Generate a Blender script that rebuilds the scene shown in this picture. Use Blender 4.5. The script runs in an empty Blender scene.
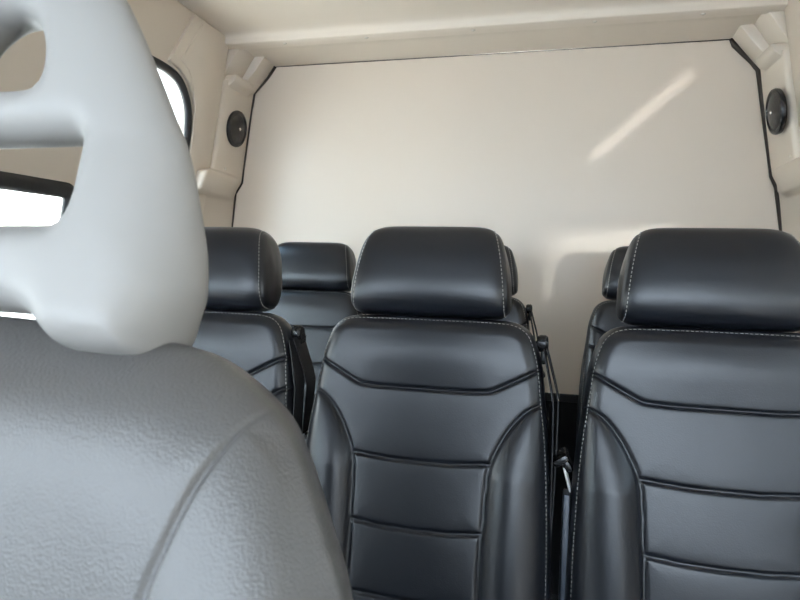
import bpy, bmesh, math
import numpy as np
from mathutils import Vector, Matrix

scn = bpy.context.scene
COL = scn.collection
PI = math.pi

# ------------------------------------------------------------------ helpers
def link(name, me, mat=None, parent=None):
    o = bpy.data.objects.new(name, me)
    COL.objects.link(o)
    if mat is not None:
        me.materials.append(mat)
    if parent is not None:
        o.parent = parent
    return o

def mesh(verts, faces, smooth=True):
    me = bpy.data.meshes.new('m')
    me.from_pydata([tuple(map(float, v)) for v in verts], [], [tuple(map(int, f)) for f in faces])
    me.validate()
    bm = bmesh.new(); bm.from_mesh(me)
    bmesh.ops.recalc_face_normals(bm, faces=bm.faces)
    bm.to_mesh(me); bm.free()
    me.polygons.foreach_set('use_smooth', [smooth] * len(me.polygons))
    return me

def sharp(me, ang=35):
    me.set_sharp_from_angle(angle=math.radians(ang))
    return me

def thing(name, label, cat, loc=(0, 0, 0), group=None):
    o = bpy.data.objects.new(name, None)
    o.empty_display_size = 0.05
    COL.objects.link(o)
    o.location = loc
    return tag(o, label, cat, group)

def tag(o, label, cat, group=None):
    o['label'] = label; o['category'] = cat
    if group: o['group'] = group
    return o

def struct(name, me, mat):
    o = link(name, me, mat); o['kind'] = 'structure'
    return o

class MB:
    """collects shapes into one mesh"""
    def __init__(s): s.v = []; s.f = []
    def add(s, verts, faces):
        n = len(s.v)
        s.v += [tuple(map(float, p)) for p in verts]; s.f += [tuple(int(i) + n for i in f) for f in faces]
        return s
    def box(s, c, size, bev=0.0, M=None, seg=2):
        bm = bmesh.new(); bmesh.ops.create_cube(bm, size=1)
        bmesh.ops.scale(bm, vec=Vector(size), verts=bm.verts)
        if bev: bmesh.ops.bevel(bm, geom=bm.edges[:], offset=bev, segments=seg, affect='EDGES', profile=.5)
        if M is not None: bmesh.ops.transform(bm, matrix=M, verts=bm.verts)
        bmesh.ops.translate(bm, vec=Vector(c), verts=bm.verts)
        bm.verts.index_update()
        s.add([v.co[:] for v in bm.verts], [[v.index for v in f.verts] for f in bm.faces]); bm.free()
        return s
    def prism(s, poly, axis, a, b, bev=0.0):
        """polygon of 2D points extruded along an axis from a to b. axis 'x': (y,z), 'y': (x,z), 'z': (x,y)"""
        bm = bmesh.new()
        def P(p, t):
            return {'x': (t, p[0], p[1]), 'y': (p[0], t, p[1]), 'z': (p[0], p[1], t)}[axis]
        v0 = [bm.verts.new(P(p, a)) for p in poly]; v1 = [bm.verts.new(P(p, b)) for p in poly]
        n = len(poly)
        bm.faces.new(v0); bm.faces.new(v1[::-1])
        for i in range(n): bm.faces.new((v0[i], v0[(i + 1) % n], v1[(i + 1) % n], v1[i]))
        bmesh.ops.recalc_face_normals(bm, faces=bm.faces)
        if bev: bmesh.ops.bevel(bm, geom=bm.edges[:], offset=bev, segments=2, affect='EDGES', profile=.5)
        bm.verts.index_update()
        s.add([v.co[:] for v in bm.verts], [[v.index for v in f.verts] for f in bm.faces]); bm.free()
        return s
    def tube(s, pts, r, n=10, closed=False, flat=None):
        pts = [Vector(p) for p in pts]; m = len(pts); rings = []
        prev = None
        for i, p in enumerate(pts):
            if closed: t = (pts[(i + 1) % m] - pts[i - 1])
            else: t = pts[min(i + 1, m - 1)] - pts[max(i - 1, 0)]
            t.normalize()
            if prev is None:
                a = Vector((0, 0, 1)) if abs(t.z) < .9 else Vector((1, 0, 0))
                prev = t.cross(a).normalized()
            nn = (prev - t * prev.dot(t)).normalized(); prev = nn
            bb = t.cross(nn)
            rr = r[i] if hasattr(r, '__len__') else r
            rings.append([p + nn * rr * math.cos(2 * PI * k / n) + bb * rr * math.sin(2 * PI * k / n) for k in range(n)])
        v = [q for ring in rings for q in ring]; f = []
        for i in range(m if closed else m - 1):
            j = (i + 1) % m
            for k in range(n):
                f.append((i * n + k, i * n + (k + 1) % n, j * n + (k + 1) % n, j * n + k))
        if not closed:
            f.append(tuple(range(n))[::-1]); f.append(tuple((m - 1) * n + k for k in range(n)))
        return s.add(v, f)
    def lathe(s, prof, c, axis='x', n=40):
        """profile of (radius, offset) turned about an axis through c"""
        v = []; f = []
        for r, h in prof:
            for k in range(n):
                a = 2 * PI * k / n
                d = {'x': (h, r * math.cos(a), r * math.sin(a)), 'y': (r * math.cos(a), h, r * math.sin(a)), 'z': (r * math.cos(a), r * math.sin(a), h)}[axis]
                v.append((c[0] + d[0], c[1] + d[1], c[2] + d[2]))
        for i in range(len(prof) - 1):
            for k in range(n):
                f.append((i * n + k, i * n + (k + 1) % n, (i + 1) * n + (k + 1) % n, (i + 1) * n + k))
        f.append(tuple(range(n))); f.append(tuple((len(prof) - 1) * n + k for k in range(n)))
        return s.add(v, f)
    def ribbon(s, pts, wvec, th):
        """flat webbing along pts, wvec is its half width vector"""
        pts = [Vector(p) for p in pts]; w = Vector(wvec); v = []; f = []
        for i, p in enumerate(pts):
            t = (pts[min(i + 1, len(pts) - 1)] - pts[max(i - 1, 0)]).normalized()
            n = t.cross(w).normalized() * th
            v += [p - w - n, p + w - n, p + w + n, p - w + n]
        for i in range(len(pts) - 1):
            for k in range(4): f.append((i * 4 + k, i * 4 + (k + 1) % 4, i * 4 + 4 + (k + 1) % 4, i * 4 + 4 + k))
        f.append((0, 1, 2, 3)); m = 4 * (len(pts) - 1); f.append((m + 3, m + 2, m + 1, m))
        return s.add(v, f)
    def build(s, name, mat, parent=None, smooth=True, ang=35):
        me = mesh(s.v, s.f, smooth)
        if smooth: sharp(me, ang)
        return link(name, me, mat, parent)

def catmull(pts, n=12, closed=False):
    P = [np.array(p, float) for p in pts]; out = []; m = len(P)
    for i in range(m if closed else m - 1):
        if closed: a, b, c, d = P[i - 1], P[i], P[(i + 1) % m], P[(i + 2) % m]
        else: a, b, c, d = P[max(i - 1, 0)], P[i], P[i + 1], P[min(i + 2, m - 1)]
        for k in range(n):
            t = k / n
            out.append(.5 * ((2 * b) + (c - a) * t + (2 * a - 5 * b + 4 * c - d) * t * t + (3 * b - a - 3 * c + d) * t ** 3))
    if not closed: out.append(P[-1])
    return np.array(out)

def dist_poly(P, poly):
    """distance of points P (n,2) to an open polyline"""
    best = np.full(len(P), 1e9)
    for a, b in zip(poly[:-1], poly[1:]):
        ab = b - a; L = ab @ ab + 1e-12
        t = np.clip(((P - a) @ ab) / L, 0, 1)
        best = np.minimum(best, np.linalg.norm(P - a - t[:, None] * ab, axis=1))
    return best

def resample(poly, step):
    poly = np.array(poly); d = np.r_[0, np.cumsum(np.linalg.norm(np.diff(poly, axis=0), axis=1))]
    n = max(2, int(d[-1] / step)); t = np.linspace(0, d[-1], n)
    return np.stack([np.interp(t, d, poly[:, k]) for k in range(poly.shape[1])], 1)

# ------------------------------------------------------------------ materials
def mat(name, base, rough=.5, spec=.5, metal=0.0, bump=None, var=None, coat=0):
    m = bpy.data.materials.new(name); m.use_nodes = True
    nt = m.node_tree; b = nt.nodes['Principled BSDF']
    b.inputs['Base Color'].default_value = (*base, 1); b.inputs['Roughness'].default_value = rough
    b.inputs['Specular IOR Level'].default_value = spec; b.inputs['Metallic'].default_value = metal
    if coat: b.inputs['Coat Weight'].default_value = coat
    tc = nt.nodes.new('ShaderNodeTexCoord')
    if var:
        sc, amt = var
        nz = nt.nodes.new('ShaderNodeTexNoise'); nz.inputs['Scale'].default_value = sc; nz.inputs['Detail'].default_value = 4
        nt.links.new(tc.outputs['Object'], nz.inputs['Vector'])
        mx = nt.nodes.new('ShaderNodeMix'); mx.data_type = 'RGBA'
        mx.inputs['A'].default_value = (*[c * (1 - amt) for c in base], 1); mx.inputs['B'].default_value = (*[min(1, c * (1 + amt)) for c in base], 1)
        nt.links.new(nz.outputs['Fac'], mx.inputs['Factor']); nt.links.new(mx.outputs['Result'], b.inputs['Base Color'])
    if bump:
        prev = None
        for kind, sc, strength, dist in bump:
            if kind == 'vor':
                t = nt.nodes.new('ShaderNodeTexVoronoi'); t.feature = 'SMOOTH_F1'; out = t.outputs['Distance']
            else:
                t = nt.nodes.new('ShaderNodeTexNoise'); t.inputs['Detail'].default_value = 3; out = t.outputs['Fac']
            t.inputs['Scale'].default_value = sc
            nt.links.new(tc.outputs['Object'], t.inputs['Vector'])
            bp = nt.nodes.new('ShaderNodeBump'); bp.inputs['Strength'].default_value = strength; bp.inputs['Distance'].default_value = dist
            nt.links.new(out, bp.inputs['Height'])
            if prev: nt.links.new(prev.outputs['Normal'], bp.inputs['Normal'])
            prev = bp
        nt.links.new(prev.outputs['Normal'], b.inputs['Normal'])
    return m

M = {}
M['leather'] = mat('black_leather', (.0052, .0064, .0098), .35, .6, bump=[('vor', 520, .10, .001), ('noise', 26, .10, .004)])
M['leather_grey'] = mat('grey_grained_leather', (.084, .079, .074), .38, .5, bump=[('vor', 760, .30, .0008), ('noise', 1100, .15, .0005)])
M['thread'] = mat('pale_thread', (.34, .33, .31), .8, .2)
M['grey_plastic'] = mat('light_grey_plastic', (.255, .242, .225), .5, .35, bump=[('noise', 900, .05, .0004)])
M['paint'] = mat('cream_panel', (.68, .582, .485), .33, .4, bump=[('noise', 5, .05, .01), ('noise', 300, .02, .0004)])
M['shell'] = mat('cream_trim', (.64, .555, .46), .36, .45, bump=[('noise', 300, .02, .0004)])
M['ceiling'] = mat('cream_headliner', (.73, .635, .535), .5, .4, bump=[('noise', 4, .05, .01)])
M['rubber'] = mat('black_rubber', (.022, .021, .021), .55, .4)
M['seal'] = mat('dark_brown_sealant', (.035, .025, .018), .6, .3)
M['plastic'] = mat('black_plastic', (.014, .014, .015), .26, .5)
M['web'] = mat('black_webbing', (.014, .014, .016), .6, .4, bump=[('noise', 800, .3, .0008)])
M['chrome'] = mat('polished_steel', (.85, .85, .85), .15, .5, 1.0)
M['frame'] = mat('dark_steel', (.03, .03, .032), .5, .5)
M['carpet'] = mat('charcoal_carpet', (.02, .02, .021), .95, .1, bump=[('noise', 500, .5, .002)])
M['floor'] = mat('grey_rubber_floor', (.06, .06, .062), .7, .3, bump=[('vor', 160, .3, .001)])
M['dash'] = mat('dark_dashboard_plastic', (.05, .05, .052), .6, .4)
M['latch'] = mat('satin_steel', (.75, .74, .72), .4, .5, .2)
M['added_shelf'] = mat('added_dark_shelf', (.09, .085, .08), .6, .3)  # for the unseen lowered roof front that cuts windscreen light
M['screw'] = mat('cream_screw', (.80, .74, .66), .25, .6)
M['blueplastic'] = mat('slate_plastic', (.05, .06, .078), .4, .5)
M['concrete'] = mat('pale_concrete', (.55, .54, .52), .9, .2, var=(2, .12))
M['blocker'] = mat('bluish_blocker', (.41, .482, .565), .9, .2, var=(3, .08))  # for the added light-blocking wall, coloured to cool the light it bounces
g = bpy.data.materials.new('window_glass'); g.use_nodes = True
nt = g.node_tree; nt.nodes.clear()
o_ = nt.nodes.new('ShaderNodeOutputMaterial'); mx = nt.nodes.new('ShaderNodeMixShader'); tr = nt.nodes.new('ShaderNodeBsdfTransparent'); gl = nt.nodes.new('ShaderNodeBsdfGlossy')
lw_ = nt.nodes.new('ShaderNodeLayerWeight'); pw = nt.nodes.new('ShaderNodeMath'); pw.operation = 'POWER'; pw.inputs[1].default_value = 4
lw = nt.nodes.new('ShaderNodeMath'); lw.operation = 'MULTIPLY_ADD'; lw.inputs[1].default_value = .5; lw.inputs[2].default_value = .03
nt.links.new(lw_.outputs['Facing'], pw.inputs[0]); nt.links.new(pw.outputs[0], lw.inputs[0])
tr.inputs['Color'].default_value = (.93, .96, .95, 1); gl.inputs['Roughness'].default_value = .02
nt.links.new(lw.outputs[0], mx.inputs['Fac']); nt.links.new(tr.outputs[0], mx.inputs[1]); nt.links.new(gl.outputs[0], mx.inputs[2]); nt.links.new(mx.outputs[0], o_.inputs['Surface'])
M['glass'] = g
gt = g.copy(); gt.name = 'tinted_window_glass'; M['tint'] = gt  # unseen right window only; tint added to weaken the side light
for n_ in gt.node_tree.nodes:
    if n_.type == 'BSDF_TRANSPARENT': n_.inputs['Color'].default_value = (.58, .60, .60, 1)

# ------------------------------------------------------------------ padded shapes
def cushion(top, side, s0, seams, depth_f, Rf, depth_b, Rb, nu, nv, extra=None, groove=.004, gsig=.0032, puff=.006, plam=.012):
    """mirrored padded panel in the local x-z plane, front towards -y.
    top: outline from the centre to the shoulder point, side: from the shoulder point to the bottom.
    returns verts, faces, outline"""
    top = np.array(top); side = np.array(side)
    def along(poly, t):
        d = np.r_[0, np.cumsum(np.linalg.norm(np.diff(poly, axis=0), axis=1))]; d /= d[-1]
        return np.stack([np.interp(t, d, poly[:, 0]), np.interp(t, d, poly[:, 1])], -1)
    th = np.linspace(-1, 1, nu); u = .35 * th + .65 * np.sin(th * PI / 2)
    tv = np.linspace(0, 1, nv); v = .45 * tv + .55 * np.sin(tv * PI / 2)
    T = along(top, np.abs(u)); S = along(side, 1 - v)
    Tc = top[-1]
    X = np.sign(u)[None, :] * (np.abs(u)[None, :] * S[:, 0][:, None] + (T[:, 0] - np.abs(u) * Tc[0])[None, :] * v[:, None])
    Z = S[:, 1][:, None] + (T[:, 1] - Tc[1])[None, :] * v[:, None]
    P = np.stack([X.ravel(), Z.ravel()], 1); A = np.stack([np.abs(P[:, 0]), P[:, 1]], 1)
    bottom = np.array([[side[-1][0], s0], [0, s0]])
    outline = np.vstack([top, side[1:], bottom[1:]])
    d = dist_poly(A, outline)
    def prof(q): q = np.clip(q, 0, 1); return np.sqrt(np.clip(1 - (1 - q) ** 2.2, 0, 1))
    yf = -depth_f * prof(d / Rf)
    if extra is not None: yf = yf + extra(P[:, 0], P[:, 1], d) * prof(d / (Rf * .8))
    if seams:
        ds = np.full(len(P), 1e9)
        for sm in seams: ds = np.minimum(ds, dist_poly(A, np.array(sm)))
        inner = prof(d / (Rf * .5))
        yf = yf + inner * (groove * np.exp(-(ds / gsig) ** 2) + puff * np.exp(-ds / plam))
    yb = depth_b * prof(d / Rb)
    n = nu * nv
    verts = np.vstack([np.stack([P[:, 0], yf, P[:, 1]], 1), np.stack([P[:, 0], yb, P[:, 1]], 1)])
    bd = np.zeros((nv, nu), bool); bd[0, :] = bd[-1, :] = True; bd[:, 0] = bd[:, -1] = True
    idx = np.arange(n).reshape(nv, nu); idb = np.where(bd, idx, idx + n)
    F = []
    for i in range(nv - 1):
        for j in range(nu - 1):
            F.append((idx[i, j], idx[i, j + 1], idx[i + 1, j + 1], idx[i + 1, j]))
            F.append((idb[i, j], idb[i + 1, j], idb[i + 1, j + 1], idb[i, j + 1]))
    return verts, F, outline

def clean(verts, F):
    used = np.unique(np.array(F).ravel()); mp = -np.ones(len(verts), int); mp[used] = np.arange(len(used))
    return verts[used], [tuple(mp[list(f)]) for f in F]

def front_y(verts, half, x, z):
    """front surface depth near a point of the panel"""
    V = verts[:half]; k = np.argmin((V[:, 0] - x) ** 2 + (V[:, 2] - z) ** 2)
    return V[k, 1]

def dashes(points, normals, L=.0042, gap=.0026, r=.00062):
    """thread: short dashes along a 3D polyline"""
    mb = MB(); P = resample(points, .0004)
    step = int((L + gap) / .0004); ln = int(L / .0004)
    for i in range(0, len(P) - ln, step):
        mb.tube([P[i], P[i + ln // 2] , P[i + ln]], r, 5)
    return mb

# ---- the passenger seat (local: z along the reclined back, top of back at z=0)
TOP = catmull([(0, 0), (.06, 0), (.12, -.001), (.145, -.006), (.160, -.016)], 10)
SIDE = catmull([(.160, -.016), (.170, -.032), (.181, -.07), (.188, -.125), (.197, -.2), (.202, -.28), (.205, -.38), (.205, -.5), (.200, -.60)], 8)
YOKE = catmull([(0, -.121), (.055, -.121), (.098, -.119), (.112, -.115), (.144, -.098), (.184, -.076)], 6)
BOL = catmull([(.192, -.131), (.175, -.137), (.157, -.149), (.139, -.171), (.125, -.195), (.112, -.225), (.107, -.25), (.104, -.31), (.101, -.40), (.106, -.47), (.112, -.58)], 6)
H1 = np.array([(0, -.236), (.05, -.235), (.110, -.230)]); H2 = np.array([(0, -.340), (.05, -.339), (.104, -.334)]); H3 = np.array([(0, -.445), (.104, -.441)])
SEAMS = [YOKE, BOL, H1, H2, H3]
def seat_extra(x, z, d):
    ax = np.abs(x)
    b = BOL[np.argsort(BOL[:, 1])]
    xb = np.interp(z, b[:, 1], b[:, 0]); w = np.interp(z, SIDE[::-1, 1], SIDE[::-1, 0])
    t = np.clip((ax - xb) / np.maximum(w - xb, 1e-3), 0, 1)
    k = np.clip((-z - .13) / .12, 0, 1)
    out = -.020 * k * np.sin(PI * t ** .8)
    out += -.010 * np.exp(-((z + .42) / .16) ** 2) * np.clip(1 - (ax / .2) ** 2, 0, 1)      # lumbar
    out += .006 * np.exp(-((z + .06) / .05) ** 2) * 0
    out += -.006 * np.clip(1 - (ax / .17) ** 2, 0, 1) * np.exp(-((z + .06) / .04) ** 2)
    return out
sv, sf, s_out = cushion(TOP, SIDE, -.60, SEAMS, .034, .030, .055, .05, 161, 261, seat_extra, groove=.0050, gsig=.0025, puff=.0020, plam=.010)
NB = 161 * 261
me_back_front = None
cv, cf = clean(sv, sf)
# stitching along the edge welt, following the surface
def edge_stitch():
    o = s_out[:-1]
    pts = []
    c = np.vstack([o[::-1] * [-1, 1], o[1:]])
    c = resample(c, .004)
    cen = np.array([0, -.3])
    nrm = np.gradient(c, axis=0); nrm = np.stack([-nrm[:, 1], nrm[:, 0]], 1); nrm /= np.linalg.norm(nrm, axis=1)[:, None]
    nrm *= np.sign(((cen - c) * nrm).sum(1))[:, None]
    res = []
    for p, q in zip(c, nrm):
        r = p + q * .0075
        res.append((r[0], front_y(sv, NB, r[0], r[1]) - .0006, r[1]))
    return np.array(res)
ES = edge_stitch()
ST_BACK = dashes(ES, None)
def merged(v, f, mb, m0, m1):
    """one part mesh, the thread on its own material slot"""
    n0 = len(v); me = mesh(list(map(tuple, v)) + mb.v, list(f) + [tuple(i + n0 for i in q) for q in mb.f])
    me.materials.append(m0); me.materials.append(m1)
    me.polygons.foreach_set('material_index', [0] * len(f) + [1] * len(mb.f))
    return me
cv = cv * [1.022, 1, 1]; ST_BACK.v = [(x * 1.022, y, z) for x, y, z in ST_BACK.v]
ME_BACK = merged(cv, cf, ST_BACK, M['leather'], M['thread'])

# headrest
def headrest_mesh():
    nx, nt_ = 121, 96
    th = np.linspace(-1, 1, nx); xn = .3 * th + .7 * np.sin(th * PI / 2)
    a = np.linspace(0, 2 * PI, nt_, endpoint=False)
    ca, sa = np.cos(a), np.sin(a)
    e = 2 / 2.9
    py = np.sign(ca) * np.abs(ca) ** e * .051; pz = np.sign(sa) * np.abs(sa) ** e * .080
    V = []; 
    seam = .945
    for x in xn:
        ax = abs(x)
        r = (1 - ax ** 9) ** (1 / 2.4)
        r = .52 + .48 * r if ax > .5 else (.52 + .48 * r)
        g = 1 - .022 * math.exp(-((ax - seam) / .012) ** 2)
        for k in range(nt_):
            y = py[k] * r * g; z = pz[k] * (0.25 + .75 * r) * g
            y += .006 * (z / .077) * 1.0                                   # leans back at the top
            y -= .006 * (1 - ax ** 2) * (1 if ca[k] < 0 else 0) * abs(ca[k])    # front crown
            hw = .1265 - .0120 * (z / .077) - .005 * max(0, z / .077) ** 4
            hw += .0042 * (1 - (z / .077) ** 2)
            V.append((x * hw, y, z))
    F = []
    for i in range(nx - 1):
        for k in range(nt_):
            F.append((i * nt_ + k, i * nt_ + (k + 1) % nt_, (i + 1) * nt_ + (k + 1) % nt_, (i + 1) * nt_ + k))
    # domed end panels
    for end, i in ((-1, 0), (1, nx - 1)):
        ring = [i * nt_ + k for k in range(nt_)]
        c0 = np.mean([V[q] for q in ring], 0)
        for q_ in (.75, .5, .25):
            new = []
            for q in range(nt_):
                p = c0 + (np.array(V[i * nt_ + q]) - c0) * q_
                p[0] += end * .004 * (1 - q_ ** 2)
                V.append(tuple(p)); new.append(len(V) - 1)
            for k in range(nt_): F.append((ring[k], ring[(k + 1) % nt_], new[(k + 1) % nt_], new[k]))
            ring = new
        F.append(tuple(ring))
    # thread loops near each end
    st = MB()
    for sgn in (-1, 1):
        i = int(np.argmin(np.abs(xn - sgn * .925)))
        loop = np.array([V[i * nt_ + k] for k in range(nt_)] + [V[i * nt_]])
        c = loop.mean(0); loop = c + (loop - c) * [1, 1.008, 1.008]
        q = dashes(loop, None); n0 = len(st.v); st.v += q.v; st.f += [tuple(j + n0 for j in f) for f in q.f]
    return merged(V, F, st, M['leather'], M['thread'])
ME_HEAD = headrest_mesh()

TILT = math.radians(12)
def make_seat(loc, label, group, hinge):
    """loc = middle of the top edge of the backrest"""
    base = (loc[0], loc[1] - .36, 0)
    t = thing('passenger_seat', label, 'seat', base, group)
    top = Vector((0, .36, loc[2]))
    def piece(o, off=(0, 0, 0)):
        o.rotation_euler = (-TILT, 0, 0)
        o.location = top + Matrix.Rotation(-TILT, 3, 'X') @ Vector(off)
        return o
    piece(link('backrest', ME_BACK, None, t))
    piece(link('headrest', ME_HEAD, None, t), (-.006 if loc[1] < 1.5 else 0, .012, .0800)).scale.x = 1.0 if loc[1] < 1.5 else 1.09
    for sx in (-.055, .055):
        mb = MB(); mb.tube([(sx, .014, -.03), (sx, .014, .05)], .0055, 12)
        p = piece(mb.build('headrest_post', M['chrome'], t)); p['label'] = 'polished steel post'
        q = MB(); q.lathe([(.004, -.004), (.011, -.002), (.012, .003), (.010, .006), (.006, .007)], (sx, .014, .001), 'z', 20)
        piece(q.build('post_collar', M['plastic'], t))
    # cushion, built flat on its carrier
    tp = catmull([(0, .24), (.13, .24), (.18, .228), (.198, .20)], 6); sd = catmull([(.198, .20), (.205, .1), (.205, -.1), (.198, -.19)], 6)
    v, f, _ = cushion(tp, sd, -.19, [np.array([(.12, .2), (.115, 0), (.12, -.17)]), np.array([(0, .03), (.116, .03)])], .07, .05, .05, .05, 61, 61)
    v, f = clean(v, f)
    c = link('seat_cushion', mesh(v, f), M['leather'], t)
    c.rotation_euler = (-PI / 2 - .06, 0, 0); c.location = (0, .03, .40)       # local -y faces up
    fr = MB()
    fr.box((0, .03, .335), (.36, .38, .03), .008)
    fr.build('seat_frame', M['frame'], t)
    for sx in (-.15, .15):
        for sy in (-.12, .18):
            MB().tube([(sx, sy, 0), (sx, sy, .33)], .018, 12).build('leg', M['frame'], t)
    for sx in ((-.212,) if hinge else ()):
        mb = MB(); mb.prism([(.20, .34), (.29, .36), (.335, .70), (.332, .83), (.318, .850), (.290, .850), (.272, .70), (.20, .44)], 'x', sx - .005, sx + .005, .003)
        mb.build('hinge_cover', M['blueplastic'], t)
    # belt guide at the right shoulder
    mb = MB()
    mb.tube([(.165, .034, -.046), (.172, .024, -.038), (.181, .012, -.034)], .007, 10)
    mb.lathe([(.005, -.009), (.012, -.008), (.014, -.003), (.014, .005), (.011, .009), (.004, .010)], (.184, .008, -.034), 'x', 24)
    mb.box((.187, .018, -.050), (.010, .030, .034), .004)
    piece(mb.build('belt_guide', M['plastic'], t))
    return t

def make_belt(loc, label, group):
    """lap and shoulder belt hanging at the right side of a seat; loc as for make_seat"""
    t = thing('seat_belt', label, 'seat belt', (loc[0] + .203, loc[1], loc[2] - .4), group)
    a = []
    for k, z in enumerate(np.linspace(-.042, -.52, 24)):
        q = (z + .042) / -.48
        a.append((-.016 * (1 - min(1, q * 6)) + .003 * math.sin(q * 3.1), -.005 + z * .20 + .018 * q, .4 + z))
    bpts = []
    for k, z in enumerate(np.linspace(-.040, -.52, 24)):
        q = (z + .040) / -.48
        bpts.append((-.020 * (1 - min(1, q * 6)) + .008 - .005 * q ** 2 + .002 * math.sin(q * 6), .004 + .028 * min(1, q * 6) + z * .20 - .010 * q, .4 + z))
    MB().ribbon(a, (0, .021, .003), .0008).build('webbing', M['web'], t)
    MB().ribbon(bpts, (0, .021, .003), .0008).build('webbing', M['web'], t)
    mb = MB(); R_ = Matrix.Rotation(-.6, 4, 'Y')
    mb.box((.016, -.032, .19), (.026, .050, .012), .004, R_)
    mb.box((.026, -.034, .182), (.012, .044, .02), .004, R_)
    mb.build('tongue_grip', M['plastic'], t)
    mb = MB(); mb.prism([(-.018, 0), (.018, 0), (.016, -.040), (-.016, -.040)], 'x', -.002, .002, .0008)
    o = mb.build('latch_plate', M['latch'], t, ang=30); o.location = (.021, -.036, .180); o.rotation_euler = (0, -.28, 0)
    o['label'] = 'shiny steel latch plate'
    return t

MIDY, MIDZ, REARY, REARZ = 1.0, 1.106, 1.8, 1.100
seats = [
    ((-.618, MIDY, MIDZ - .004), 'black leather seat partly hidden behind the large grey front seat, in the nearer row', 'nearer row'),
    ((-.189, MIDY, MIDZ), 'middle seat of the nearer row, black leather with complete wide headrest in view', 'nearer row'),
    ((.252, MIDY, MIDZ + .001), 'black leather seat cut by the right edge, right end of the nearer row', 'nearer row'),
    ((-.745, REARY, REARZ), 'rear-row black leather seat against the back panel, below the round speaker on the left pillar', 'rear row'),
    ((-.235, REARY, REARZ + .003), 'rear-row black leather seat almost hidden behind the middle seat of the nearer row', 'rear row'),
    ((.302, REARY, REARZ + .003), 'rear-row black leather seat peeking out behind the right-hand seat, by its shadow on the panel', 'rear row'),
]
for loc, lab, grp in seats:
    make_seat(loc, lab, 'black leather passenger seats', loc[0] > .2 and loc[1] < 1.5)
BG = 'seat belts hanging beside the seats'
make_belt((-.622, MIDY, MIDZ - .004), 'black seat belt doubled beside the seat next to the grey front seat', BG)
make_belt(seats[1][0], 'black seat belt with steel latch in the gap between the two large nearer seats', BG)
make_belt(seats[4][0], 'black seat belt beside the hidden rear middle seat, close to the back panel', BG)

# ------------------------------------------------------------------ the grey front seat
FP = Vector((-.325, .27, 1.159)); FT = math.radians(14)
front = thing('front_seat', 'large grey grained leather front seat with a light grey open-frame headrest', 'seat', (-.325, .10, 0))
def fpiece(o, off=(0, 0, 0)):
    o.rotation_euler = (-FT, 0, 0)
    o.location = (FP - Vector((-.325, .10, 0))) + Matrix.Rotation(-FT, 3, 'X') @ Vector(off)
    return o
FTOP = catmull([(0, .007), (.05, .005), (.10, .001), (.145, -.004), (.166, -.009), (.184, -.019)], 10)
FSIDE = catmull([(.184, -.019), (.202, -.033), (.215, -.053), (.231, -.086), (.243, -.115), (.252, -.16), (.258, -.24), (.262, -.40), (.25, -.62)], 10)
FSEAM = catmull([(.224, -.020), (.210, -.0245), (.198, -.0365), (.190, -.053), (.184, -.068), (.178, -.089), (.172, -.116), (.162, -.20), (.156, -.35), (.156, -.6)], 10)
FCREASE = catmull([(.197, -.043), (.210, -.057), (.220, -.080), (.228, -.108), (.234, -.2), (.236, -.4), (.23, -.6)], 10)
def front_extra(x, z, d):
    ax = np.abs(x)
    b = FSEAM[np.argsort(FSEAM[:, 1])]; xb = np.interp(z, b[:, 1], b[:, 0])
    t = np.clip((ax - xb) / .09, 0, 1)
    k = np.clip((-z - .04) / .15, 0, 1)
    c = FCREASE[np.argsort(FCREASE[:, 1])]; xc = np.interp(z, c[:, 1], c[:, 0])
    turn = 2.3 * np.maximum(0, ax - xc) * np.clip((-z - .035) / .025, 0, 1)
    tb = np.clip((ax - xb) / np.maximum(1e-3, 2 * (xc - xb)), 0, .5)
    return -.016 * k * np.sin(PI * tb) - .008 * np.clip(1 - (ax / .2) ** 2, 0, 1) + turn + .017 * np.exp(-((z - .005) / .022) ** 2)
fv, ff, f_out = cushion(FTOP, FSIDE, -.62, [FSEAM], .044, .078, .07, .07, 281, 341, front_extra, groove=.0034, gsig=.0011, puff=.0007, plam=.006)
# the soft crease where the bolster turns to the side panel
A = np.abs(fv[:281 * 341, [0]]); AP = np.hstack([A, fv[:281 * 341, [2]]])
dc = dist_poly(AP, FCREASE); fv[:281 * 341, 1] += .0016 * np.exp(-(dc / .0020) ** 2) * np.clip((-AP[:, 1] - .058) / .03, 0, 1)
fcv, fcf = clean(fv, ff)
fpiece(link('backrest', mesh(fcv, fcf), M['leather_grey'], front))
# open-frame headrest: outline with two openings, rounded all round
half = [(.0, .236), (.035, .231), (.058, .217), (.074, .199), (.097, .164), (.12, .126), (.134, .102), (.147, .065), (.152, .046), (.1505, .024), (.146, .010), (.139, -.007), (.134, -.0145), (.124, -.0165), (.100, -.016), (.088, -.0145), (.083, -.0115), (.077, -.0065), (.069, -.001), (.058, .003), (.040, .0045), (0, .005)]
half = [(x * (.968 if z > .03 else .985), z) for x, z in half]
full = half + [(-x, z) for x, z in half[-2:0:-1]]
loop0 = catmull(full, 5, True)
def rounded(pts, n=5): return catmull(pts, n, True)
h1 = [(0, .187), (.012, .185), (.024, .176), (.0315, .162), (.0345, .147), (.0325, .1385), (.024, .1365), (0, .1365)]
h1 = h1 + [(-x, z) for x, z in h1[-2:0:-1]]
h2 = [(0, .106), (.035, .106), (.056, .106), (.0665, .1050), (.0705, .101), (.0722, .085), (.0735, .066), (.0715, .0555), (.062, .0535), (.030, .0530), (0, .0525)]
h2 = h2 + [(-x, z) for x, z in h2[-2:0:-1]]
from mathutils.geometry import delaunay_2d_cdt
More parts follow.
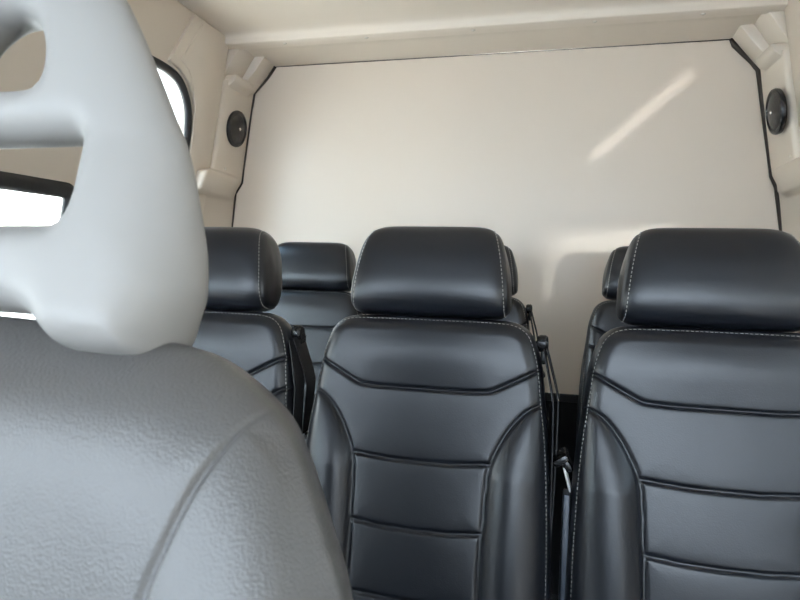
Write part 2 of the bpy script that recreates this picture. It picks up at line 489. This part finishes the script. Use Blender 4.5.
def inside(P, loop):
    x, y = P[:, 0], P[:, 1]; r = np.zeros(len(P), bool); a = loop; b = np.roll(loop, -1, 0)
    for p, q in zip(a, b):
        c = ((p[1] > y) != (q[1] > y))
        with np.errstate(divide='ignore', invalid='ignore'):
            r ^= c & (x < (q[0] - p[0]) * (y - p[1]) / (q[1] - p[1] + 1e-15) + p[0])
    return r
def rounded_frame(loops, depth, R, step=.0028):
    loops = [resample(np.vstack([l, l[:1]]), step)[:-1] for l in loops]
    pts = []; edges = []
    for l in loops:
        n0 = len(pts); pts += [tuple(p) for p in l]; edges += [(n0 + i, n0 + (i + 1) % len(l)) for i in range(len(l))]
    nb = len(pts)
    def dist(P): return np.min([dist_poly(P, np.vstack([l, l[:1]])) for l in loops], 0)
    def ins(P):
        r = inside(P, loops[0])
        for l in loops[1:]: r &= ~inside(P, l)
        return r
    for d in (.0007, .0018, .0036, .0060, .0090, .0125):
        for l in loops:
            t = np.roll(l, -1, 0) - np.roll(l, 1, 0); n = np.stack([-t[:, 1], t[:, 0]], 1); n /= np.linalg.norm(n, axis=1)[:, None]
            for sg in (-1, 1):
                Q = l + sg * n * d; ok = ins(Q) & (dist(Q) > d * .96); pts += [tuple(p) for p in Q[ok]]
    gx, gz = np.meshgrid(np.arange(-.17, .17, step * 1.3), np.arange(-.02, .25, step * 1.3)); G = np.stack([gx.ravel(), gz.ravel()], 1)
    G = G[ins(G)]; G = G[dist(G) > .0145]; pts += [tuple(p) for p in G]
    V, _, F, _, _, _ = delaunay_2d_cdt([Vector(p) for p in pts], edges, [], 0, 1e-7)
    V = np.array([tuple(v) for v in V]); F = [f for f in F]
    cen = np.array([V[list(f)].mean(0) for f in F]); k = ins(cen); F = [f for f, q in zip(F, k) if q]
    d = dist(V); d[d < 1e-6] = 0
    d0 = dist_poly(V, np.vstack([loops[0], loops[0][:1]])); d0[d0 < 1e-6] = 0
    def pf(q): return (1 - (1 - np.clip(q, 0, 1)) ** 2.3) ** (1 / 2.1)
    h = depth * np.minimum(pf(d / R), pf(d0 / np.interp(V[:, 1], [-.005, .05], [.018, .050])))
    def P3(sgn):
        ax = np.abs(V[:, 0]); bend = 2.2 * np.maximum(0, ax - .07) ** 2
        low = 1 + .8 * np.clip((.10 - V[:, 1]) / .1, 0, 1)
        return np.stack([V[:, 0], sgn * h * low + bend, V[:, 1]], 1)
    n = len(V); bmap = [i if d[i] == 0 else i + n for i in range(n)]
    verts = np.vstack([P3(-1), P3(1)]); verts[:, 0] -= np.sign(verts[:, 0]) * .62 * 2.2 * np.maximum(0, np.abs(verts[:, 0]) - .07) ** 2
    return clean(verts, F + [tuple(bmap[i] for i in f[::-1]) for f in F])
rv, rf = rounded_frame([loop0, rounded(h1), rounded(h2)], .021, .020)
meh = mesh(rv, rf)
hf = fpiece(link('headrest', meh, M['grey_plastic'], front), (.016, -.012, .002)); hf.scale = (.95, .95, .95); hf['label'] = 'light grey plastic headrest frame with two openings'
tp = catmull([(0, .24), (.15, .24), (.22, .228), (.24, .20)], 6); sd = catmull([(.24, .20), (.245, .1), (.245, -.1), (.235, -.22)], 6)
v, f, _ = cushion(tp, sd, -.22, [np.array([(.14, .2), (.135, 0), (.14, -.2)])], .075, .06, .06, .06, 61, 61)
v, f = clean(v, f)
c = link('seat_cushion', mesh(v, f), M['leather_grey'], front); c.rotation_euler = (-PI / 2 - .08, 0, 0); c.location = (0, -.17, .47)
mb = MB(); mb.prism([(-.34, 0), (.10, 0), (.08, .42), (-.36, .42)], 'x', -.20, .20, .02); mb.build('seat_base', M['frame'], front)

# ------------------------------------------------------------------ the van body
CEIL = 1.985
# back panel, outline in (x, z)
WALL = [(-1.262, .738), (-1.243, 1.32), (-1.228, 1.455), (-1.199, 1.497), (-1.193, 1.549), (-1.160, 1.775), (-1.147, 1.845), (-1.091, 1.903), (-1.060, 1.945),
        (.548, 1.945), (.592, 1.892), (.636, 1.839), (.659, 1.685), (.683, 1.538), (.690, 1.500), (.708, 1.465), (.730, 1.328), (.748, .738)]
mb = MB(); mb.prism(WALL, 'y', 2.20, 2.225); struct('wall_back', mesh(mb.v, mb.f, False), M['paint'])
mb = MB(); mb.box((-.25, 2.212, .726), (2.1, .045, .028), .004); struct('trim_1', mesh(mb.v, mb.f, False), M['rubber'])
mb = MB(); mb.box((-.25, 2.21, .357), (2.44, .03, .714)); struct('wall_back_lower', mesh(mb.v, mb.f, False), M['carpet'])
# sealing strips where the panel meets the body
L = [(x, 2.197, z) for x, z in WALL[:9]]; R = [(x, 2.197, z) for x, z in WALL[9:]]
mb = MB(); mb.tube(L, [.006, .004, .0045, .004, .004, .0035, .005, .006, .007], 8); struct('trim_2', mesh(mb.v, mb.f), M['seal'])
R2 = [R[0], (.560, 2.197, 1.925), R[1], (.615, 2.197, 1.866), R[2], R[3], R[4], R[5], R[6], R[7], R[8]]
mb = MB(); mb.tube(R2, [.006, .010, .010, .008, .0095, .0065, .005, .006, .008, .0075, .009], 8); struct('trim_3', mesh(mb.v, mb.f), M['seal'])
mb = MB(); mb.tube([(-1.058, 2.199, 1.9435), (.548, 2.199, 1.9435)], .0016, 6); struct('trim_4', mesh(mb.v, mb.f), M['seal'])

# floor
mb = MB(); mb.box((-.25, .55, -.02), (2.56, 3.4, .04)); struct('floor', mesh(mb.v, mb.f, False), M['floor'])

# ceiling with the rolled lip of the rear header, profile in (y, z) swept across
prof = [(-.50, 1.66), (-.40, 1.655), (-.02, 1.70), (.06, 1.77), (.10, 1.82), (.12, 1.93), (.16, CEIL), (.6, CEIL + .012), (1.4, CEIL + .008), (1.80, CEIL), (1.88, CEIL - .003), (1.915, CEIL - .006), (1.934, CEIL - .010), (1.942, CEIL - .016), (1.9455, CEIL - .024), (1.947, CEIL - .032), (1.951, CEIL - .037), (1.958, CEIL - .0395), (1.985, CEIL - .040), (2.0, CEIL - .0415), (2.005, CEIL - .033), (2.014, CEIL - .031), (2.06, CEIL - .031), (2.20, CEIL - .040)]
def sweep_x(prof, xs, th=.02):
    v = []; f = []; n = len(prof)
    for x in xs:
        for y, z in prof: v.append((x, y, z))
        for y, z in prof: v.append((x, y, CEIL + .02 + th))
    m = 2 * n
    for i in range(len(xs) - 1):
        for k in range(n - 1):
            f.append((i * m + k, i * m + k + 1, (i + 1) * m + k + 1, (i + 1) * m + k))
            f.append((i * m + n + k, (i + 1) * m + n + k, (i + 1) * m + n + k + 1, i * m + n + k + 1))
        f.append((i * m, (i + 1) * m, (i + 1) * m + n, i * m + n)); f.append((i * m + n - 1, i * m + 2 * n - 1, (i + 1) * m + 2 * n - 1, (i + 1) * m + n - 1))
    for i in (0, len(xs) - 1):
        f.append(tuple([i * m + k for k in range(n)] + [i * m + n + k for k in reversed(range(n))]))
    return v, f
v, f = sweep_x(prof, np.linspace(-1.32, .80, 5))
me = mesh(v, f); sharp(me, 30); o = struct('ceiling', me, M['ceiling'])
me.materials.append(M['added_shelf'])  # unseen lowered roof front, added dark to cut light from the windscreen
for p in me.polygons:
    if p.center.y < .14: p.material_index = 1
# header screws
for x in (-.916, -.62, -.262, .11, .414):
    q = MB(); q.lathe([(.0065, 0), (.0062, -.0015), (.004, -.0028), (.001, -.003)], (x, 1.972, CEIL - .0395), 'z', 16)
    o = q.build('screw', M['screw'])
    tag(o, 'small round screw head in the roof header above the back panel', 'screw', 'header screws')

# side walls: flat panels with real window openings, tilted in towards the roof
def panel_with_holes(outer, holes, th, name, matl, xbase, slope, sgn, kind=True):
    """outline in (y, z) with openings, thickness th outwards"""
    cu = bpy.data.curves.new('c', 'CURVE'); cu.dimensions = '2D'; cu.fill_mode = 'BOTH'
    for Lp in [outer] + holes:
        sp = cu.splines.new('POLY'); sp.points.add(len(Lp) - 1)
        for p, q in zip(sp.points, Lp): p.co = (q[0], q[1], 0, 1)
        sp.use_cyclic_u = True
    cu.extrude = th / 2; cu.bevel_depth = .004; cu.bevel_resolution = 2; cu.offset = -.004
    o = bpy.data.objects.new('c', cu); COL.objects.link(o)
    dg = bpy.context.evaluated_depsgraph_get(); me = bpy.data.meshes.new_from_object(o.evaluated_get(dg)); bpy.data.objects.remove(o)
    bm = bmesh.new(); bm.from_mesh(me); bmesh.ops.remove_doubles(bm, verts=bm.verts, dist=1e-5)
    for vtx in bm.verts:
        y, z, t = vtx.co.x, vtx.co.y, vtx.co.z
        vtx.co = (sx_at(z, xbase, slope, sgn) + sgn * (th / 2 + .004) + t, y, z)
    bmesh.ops.recalc_face_normals(bm, faces=bm.faces); bm.to_mesh(me); bm.free()
    me.polygons.foreach_set('use_smooth', [True] * len(me.polygons)); sharp(me, 30)
    return struct(name, me, matl)
def sx_at(z, xbase, slope, sgn): return xbase + sgn * (1.7 - z) * slope
LX, RX, SL = -1.190, .682, .17
def rrect(y0, y1, z0, z1, r, n=8):
    out = []
    for (cy, cz, a0) in ((y1 - r, z1 - r, 0), (y0 + r, z1 - r, 90), (y0 + r, z0 + r, 180), (y1 - r, z0 + r, 270)):
        for k in range(n + 1):
            a = math.radians(a0 + 90 * k / n); out.append((cy + r * math.cos(a), cz + r * math.sin(a)))
    return out
outer = [(-.55, .02), (2.2, .02), (2.2, 2.006), (-.10, 2.006), (-.48, 1.70), (-.60, 1.50)]
WQ = catmull([(1.470, 1.775), (1.540, 1.786), (1.672, 1.785), (1.752, 1.765), (1.807, 1.710), (1.830, 1.640), (1.835, 1.560), (1.832, 1.30), (1.822, 1.02), (1.772, .96), (1.672, .945), (1.520, .945), (1.475, .97), (1.455, 1.05), (1.452, 1.4), (1.452, 1.72)], 6, True)
WS = rrect(.50, 1.37, .90, 1.375, .035)
WF = rrect(-.40, .34, .95, 1.385, .05)
panel_with_holes(outer, [WQ, WS, WF], .03, 'wall_left', M['shell'], LX, SL, -1)
WFR = rrect(-.40, 1.25, 1.08, 1.395, .05)
panel_with_holes(outer, [WFR], .03, 'wall_right', M['shell'], RX, SL, 1)

def window(n, loop, xbase, sgn, rad, width, gm=None):
    # rubber surround (a flattened rounded band) and the pane
    mb = MB(); loop = np.array(loop); m = len(loop)
    cen = loop.mean(0)
    t = np.roll(loop, -1, 0) - np.roll(loop, 1, 0); nr = np.stack([t[:, 1], -t[:, 0]], 1); nr /= np.linalg.norm(nr, axis=1)[:, None]
    nr *= np.sign((nr * (loop - cen)).sum(1))[:, None]
    sec = [(-width, .006), (-width, -.002), (-width * .6, -.009), (0, -.011), (width * .45, -.008), (width * .5, .0), (width * .5, .004)]
    V = []; F = []
    for i in range(m):
        for a, h in sec:
            p = loop[i] + nr[i] * a
            V.append((sx_at(p[1], xbase, SL, sgn) + sgn * h, p[0], p[1]))
    k = len(sec)
    for i in range(m):
        j = (i + 1) % m
        for q in range(k): F.append((i * k + q, i * k + (q + 1) % k, j * k + (q + 1) % k, j * k + q))
    o = struct('window_%d' % n, mesh(V, F), M['rubber'])
    P = loop - nr * width * .4
    V = [(sx_at(z, xbase, SL, sgn) + sgn * .003, y, z) for y, z in P] + [(sx_at(z, xbase, SL, sgn) + sgn * .007, y, z) for y, z in P]
    F = [tuple(range(m)), tuple(range(2 * m - 1, m - 1, -1))] + [(i, (i + 1) % m, m + (i + 1) % m, m + i) for i in range(m)]
    link('window_glass', mesh(V, F, False), gm or M['glass'], o)
    return o
window(1, WQ, LX, -1, .02, .015)
window(2, WS, LX, -1, .02, .027)
window(3, WF, LX, -1, .02, .030)
window(4, WFR, RX, 1, .02, .024, M['tint'])

# pillars in the rear corners: lofted levels (z, inner x, front y)
def pillar(levels, sgn, name):
    V = []; F = []
    e = [p for p in WALL if (p[0] < -.25) == (sgn < 0)]; e = sorted(e, key=lambda p: p[1])
    for z, xi, yf in levels:
        xw = float(np.interp(z, [p[1] for p in e], [p[0] for p in e])) + sgn * .002
        xo = sgn * max(sgn * (xi + sgn * .03), sgn * sx_at(z, LX if sgn < 0 else RX, SL, sgn) + .012); r = .012
        ring = [(xo, yf + .02), (xi + sgn * (r + .012), yf), (xi + sgn * .010, yf + .001), (xi + sgn * .003, yf + .006), (xi, yf + r + .004), (.6 * xi + .4 * xw, 2.10), (.15 * xi + .85 * xw, 2.15), (xw, 2.188), (xw, 2.197), (xo, 2.197)]
        V += [(x, y, z) for x, y in ring]
    n = 10
    for i in range(len(levels) - 1):
        for k in range(n): F.append((i * n + k, i * n + (k + 1) % n, (i + 1) * n + (k + 1) % n, (i + 1) * n + k))
    F.append(tuple(range(n))); F.append(tuple((len(levels) - 1) * n + k for k in range(n)))
    me = mesh(V, F); sharp(me, 50)
    return struct(name, me, M['shell'])
def mirror_levels(Lv, f): return [(z, f(x), y) for z, x, y in Lv]
PL = [(.02, -1.262, 1.92), (1.30, -1.245, 1.885), (1.420, -1.235, 1.883), (1.426, -1.222, 1.872), (1.432, -1.198, 1.882), (1.440, -1.184, 1.879), (1.470, -1.174, 1.881), (1.492, -1.170, 1.885), (1.503, -1.168, 1.893), (1.510, -1.174, 1.91), (1.516, -1.192, 1.94), (1.522, -1.197, 1.978), (1.60, -1.186, 1.985), (1.78, -1.160, 1.985), (1.81, -1.154, 1.985), (1.838, -1.150, 1.985), (1.842, -1.175, 1.985)]
pillar(PL, -1, 'trim_5')
PR = [(.02, .750, 1.88), (1.30, .733, 1.83), (1.420, .718, 1.826), (1.426, .704, 1.815), (1.432, .672, 1.80), (1.440, .658, 1.795), (1.470, .654, 1.797), (1.492, .650, 1.802), (1.503, .648, 1.812), (1.510, .656, 1.85), (1.516, .680, 1.90), (1.522, .685, 1.985), (1.60, .672, 1.99), (1.78, .645, 1.99), (1.81, .641, 1.99), (1.838, .637, 1.99), (1.842, .662, 1.99)]
pillar(PR, 1, 'trim_6')

# gussets: pressed brackets bridging pillar and roof header
def gusset(pts, y0, y1, bev, name):
    mb = MB(); mb.prism(pts, 'y', y0, y1, bev); o = struct(name, mesh(mb.v, mb.f), M['shell']); sharp(o.data, 40); return o
gusset([(-1.18, 1.82), (-1.150, 1.838), (-1.092, 1.902), (-1.058, 1.948), (-1.058, 1.99), (-1.30, 1.99), (-1.30, 1.82)], 2.10, 2.196, .008, 'trim_7')
gusset([(-1.215, 1.79), (-1.195, 1.80), (-1.165, 1.85), (-1.095, 1.955), (-1.075, 1.99), (-1.30, 1.99), (-1.30, 1.79)], 1.99, 2.11, .006, 'trim_8')
gusset([(-1.185, 1.80), (-1.158, 1.815), (-1.125, 1.838), (-1.118, 1.862), (-1.16, 1.862), (-1.30, 1.862), (-1.30, 1.80)], 2.005, 2.15, .008, 'trim_9')
gusset([(.67, 1.82), (.640, 1.836), (.594, 1.890), (.548, 1.948), (.548, 1.99), (.80, 1.99), (.80, 1.82)], 2.10, 2.196, .008, 'trim_10')
gusset([(.705, 1.79), (.685, 1.80), (.655, 1.85), (.585, 1.955), (.565, 1.99), (.80, 1.99), (.80, 1.79)], 1.99, 2.11, .006, 'trim_11')
gusset([(.675, 1.80), (.648, 1.815), (.615, 1.838), (.608, 1.862), (.65, 1.862), (.80, 1.862), (.80, 1.80)], 2.005, 2.15, .008, 'trim_12')

# raised cover between the rear quarter window and the pillar
def plate(loop, xbase, sgn, off, th, name, matl=None, bev=.003):
    mb = MB(); mb.prism(loop, 'x', 0, th, bev)
    V = [(sx_at(z, xbase, SL, sgn) - sgn * (off + x * 1.0) * 1.0, y, z) for x, y, z in mb.v]
    me = mesh(V, mb.f); sharp(me, 30); return struct(name, me, matl or M['shell'])
arc = [(1.673, 1.806), (1.730, 1.797), (1.790, 1.770), (1.827, 1.725), (1.847, 1.66), (1.851, 1.58), (1.849, 1.30), (1.845, .95)]
plate([(1.98, .95), (1.98, 1.975), (1.765, 1.975)] + arc, LX, -1, -.002, .014, 'trim_13')
plate([(1.84, 1.60), (1.832, 1.70), (1.80, 1.775), (1.770, 1.806), (1.722, 1.822), (1.815, 1.975), (1.97, 1.975), (1.97, 1.45), (1.845, 1.45)], LX, -1, .010, .006, 'trim_14', bev=.0025)
plate([(1.98, .95), (1.98, 1.975), (1.765, 1.975)] + arc, RX, 1, -.002, .014, 'trim_15')
q = MB(); q.lathe([(.006, 0), (.006, .002), (.004, .0035), (.001, .004)], (sx_at(1.80, LX, SL, -1) + .016, 1.875, 1.845), 'x', 16)
q = q.build('screw', M['screw']); tag(q, 'small bright screw high on the left trim beside the side window', 'screw')

# cab: raked windscreen frame, dashboard, front bulkhead below it
mb = MB(); mb.box((-.25, -.98, .50), (2.0, .30, 1.0), .03); struct('wall_front', mesh(mb.v, mb.f), M['dash'])
mb = MB(); mb.prism([(-1.12, .02), (-.55, .02), (-.55, .92), (-1.12, .92)], 'x', -1.28, -1.24); struct('wall_front_left', mesh(mb.v, mb.f, False), M['dash'])
mb = MB(); mb.prism([(-1.12, .02), (-.55, .02), (-.55, .92), (-1.12, .92)], 'x', .74, .78); struct('wall_front_right', mesh(mb.v, mb.f, False), M['dash'])
for nme, x in (('trim_16', -1.20), ('trim_17', .70)):
    mb = MB(); mb.tube([(x, -1.12, .95), (x, -.80, 1.35), (x, -.48, 1.68)], .045, 10); struct(nme, mesh(mb.v, mb.f), M['dash'])

# ------------------------------------------------------------------ pillar speakers
def speaker(c, nrm_sgn, label, tilt):
    t = thing('speaker', label, 'speaker', c, 'round pillar speakers')
    d = nrm_sgn
    q = MB(); q.lathe([(.066, -.004), (.068, .004 * 1), (.066, .010), (.060, .012), (.057, .009), (.050, .009)], (0, 0, 0), 'x', 48)
    o = q.build('rim', M['plastic'], t); 
    q2 = MB(); q2.lathe([(.0575, .004), (.054, .0085), (.040, .0125), (.022, .0155), (.006, .0165)], (0, 0, 0), 'x', 48)
    o2 = q2.build('grille', M['grille'], t)
    q3 = MB(); q3.lathe([(.006, .014), (.0058, .0175), (.004, .0195), (.001, .020)], (0, 0, 0), 'x', 16)
    o3 = q3.build('centre_screw', M['chrome'], t); o3['label'] = 'bright centre screw'
    t.rotation_euler = (0, 0, 0) if d > 0 else (0, 0, PI)
    t.rotation_euler.y = tilt
    return t
M['grille'] = mat('black_mesh_grille', (.014, .013, .012), .32, .5, bump=[('vor', 420, .6, .0015)])
speaker((-1.172, 2.098, 1.688), 1, 'round black speaker on the pillar above the left rear seat', .14)
speaker((.648, 2.045, 1.672), -1, 'round black speaker on the pillar at the right edge', .14)
for c, s_ in (((-1.196, 2.06, 1.513), 1), ((.684, 2.02, 1.516), -1)):
    q = MB(); q.lathe([(.006, 0), (.006, .003 * s_), (.003, .005 * s_)], (c[0], c[1], c[2] + .02), 'x', 14)
    tag(q.build('screw', M['screw']), 'small screw head on the %s pillar just below its speaker' % ('left' if s_ > 0 else 'right'), 'screw')

# ------------------------------------------------------------------ outside
mb = MB(); mb.box((0, 0, -.55), (60, 60, .1)); struct('ground', mesh(mb.v, mb.f, False), M['concrete'])

mb = MB(); mb.box((-5.25, -3.1, 1.5), (14.0, .2, 4.2)); struct('light_blocker', mesh(mb.v, mb.f, False), M['blocker'])  # unseen wall added to block low light through the windscreen and bounce bluish light

w = bpy.data.worlds.new('sky'); scn.world = w; w.use_nodes = True
nt = w.node_tree; bg = nt.nodes['Background']
tc = nt.nodes.new('ShaderNodeTexCoord'); sep = nt.nodes.new('ShaderNodeSeparateXYZ'); rmp = nt.nodes.new('ShaderNodeValToRGB')
nt.links.new(tc.outputs['Generated'], sep.inputs[0]); nt.links.new(sep.outputs['Z'], rmp.inputs[0]); nt.links.new(rmp.outputs[0], bg.inputs[0])
rmp.color_ramp.elements[0].position = 0.0; rmp.color_ramp.elements[0].color = (1, .97, .92, 1)
rmp.color_ramp.elements[1].position = .75; rmp.color_ramp.elements[1].color = (.44, .70, 1, 1)
bg.inputs[1].default_value = 3.2

def light(name, kind, loc, target, **kw):
    l = bpy.data.lights.new(name, kind); o = bpy.data.objects.new(name, l); COL.objects.link(o)
    o.location = loc; o.rotation_euler = (Vector(target) - Vector(loc)).to_track_quat('-Z', 'Y').to_euler()
    for k, v_ in kw.items(): setattr(l, k, v_)
    return o
def portal(c, target, sx, sy):
    o = light('portal', 'AREA', c, target, shape='RECTANGLE', size=sx, size_y=sy); o.data.cycles.is_portal = True
    return o
portal((-.25, -.70, 1.30), (-.25, .10, .98), 1.95, .85)
portal((-1.245, -.03, 1.16), (0, -.03, 1.16), .74, .46)
portal((-1.245, .89, 1.14), (0, .89, 1.14), .80, .50)
portal((-1.225, 1.56, 1.36), (0, 1.56, 1.36), .50, .86)
portal((.725, .42, 1.235), (-1, .42, 1.235), 1.66, .34)
high = light('high_sun', 'SUN', (0, 8, 9), (0, 0, 0), energy=20.0, angle=math.radians(.6)); high.data.color = (1, .95, .88)
# stand-in for light off an unseen sunlit surface, low through the right window
az, el = math.radians(18.5), math.radians(1.6)
d = Vector((-math.sin(az) * math.cos(el), math.cos(az) * math.cos(el), -math.sin(el)))
low_bounce = light('low_bounce_light', 'SUN', (3, -4, 1.5), Vector((3, -4, 1.5)) + d, energy=2.0, angle=math.radians(1.8)); low_bounce.data.color = (1, .99, .96)
# narrow unseen lamp added to cast the bright streak on the back panel
c0 = Vector((.286, 2.2, 1.708)); src = Vector((.33, -.62, 1.12))
gl_ = light('streak_lamp', 'AREA', src, c0, shape='RECTANGLE', size=.40, size_y=.006, spread=math.radians(1.3), energy=.0065)
gl_.rotation_euler.rotate_axis('Z', math.radians(42))

# ------------------------------------------------------------------ camera
cam = bpy.data.cameras.new('camera'); co = bpy.data.objects.new('camera', cam); COL.objects.link(co); scn.camera = co
yaw, pitch, roll = math.radians(13.8), math.radians(3.7), .022
fw = Vector((-math.sin(yaw) * math.cos(pitch), math.cos(yaw) * math.cos(pitch), -math.sin(pitch)))
r0 = Vector((math.cos(yaw), math.sin(yaw), 0)); u0 = r0.cross(fw)
Rv = math.cos(roll) * r0 + math.sin(roll) * u0; Uv = -math.sin(roll) * r0 + math.cos(roll) * u0
co.matrix_world = Matrix(((Rv.x, Uv.x, -fw.x, 0), (Rv.y, Uv.y, -fw.y, 0), (Rv.z, Uv.z, -fw.z, 1.2), (0, 0, 0, 1)))
cam.sensor_width = 36; cam.lens = 27.0; cam.clip_start = .01
cam.dof.use_dof = True; cam.dof.focus_distance = 1.15; cam.dof.aperture_fstop = 17

scn.view_settings.view_transform = 'Standard'; scn.view_settings.look = 'None'
scn.view_settings.gamma = 1; scn.view_settings.use_curve_mapping = False
scn.view_settings.exposure = 1.42
scn.cycles.use_denoising = True
scn.cycles.max_bounces = 10; scn.cycles.diffuse_bounces = 7
scn.cycles.sample_clamp_indirect = 6
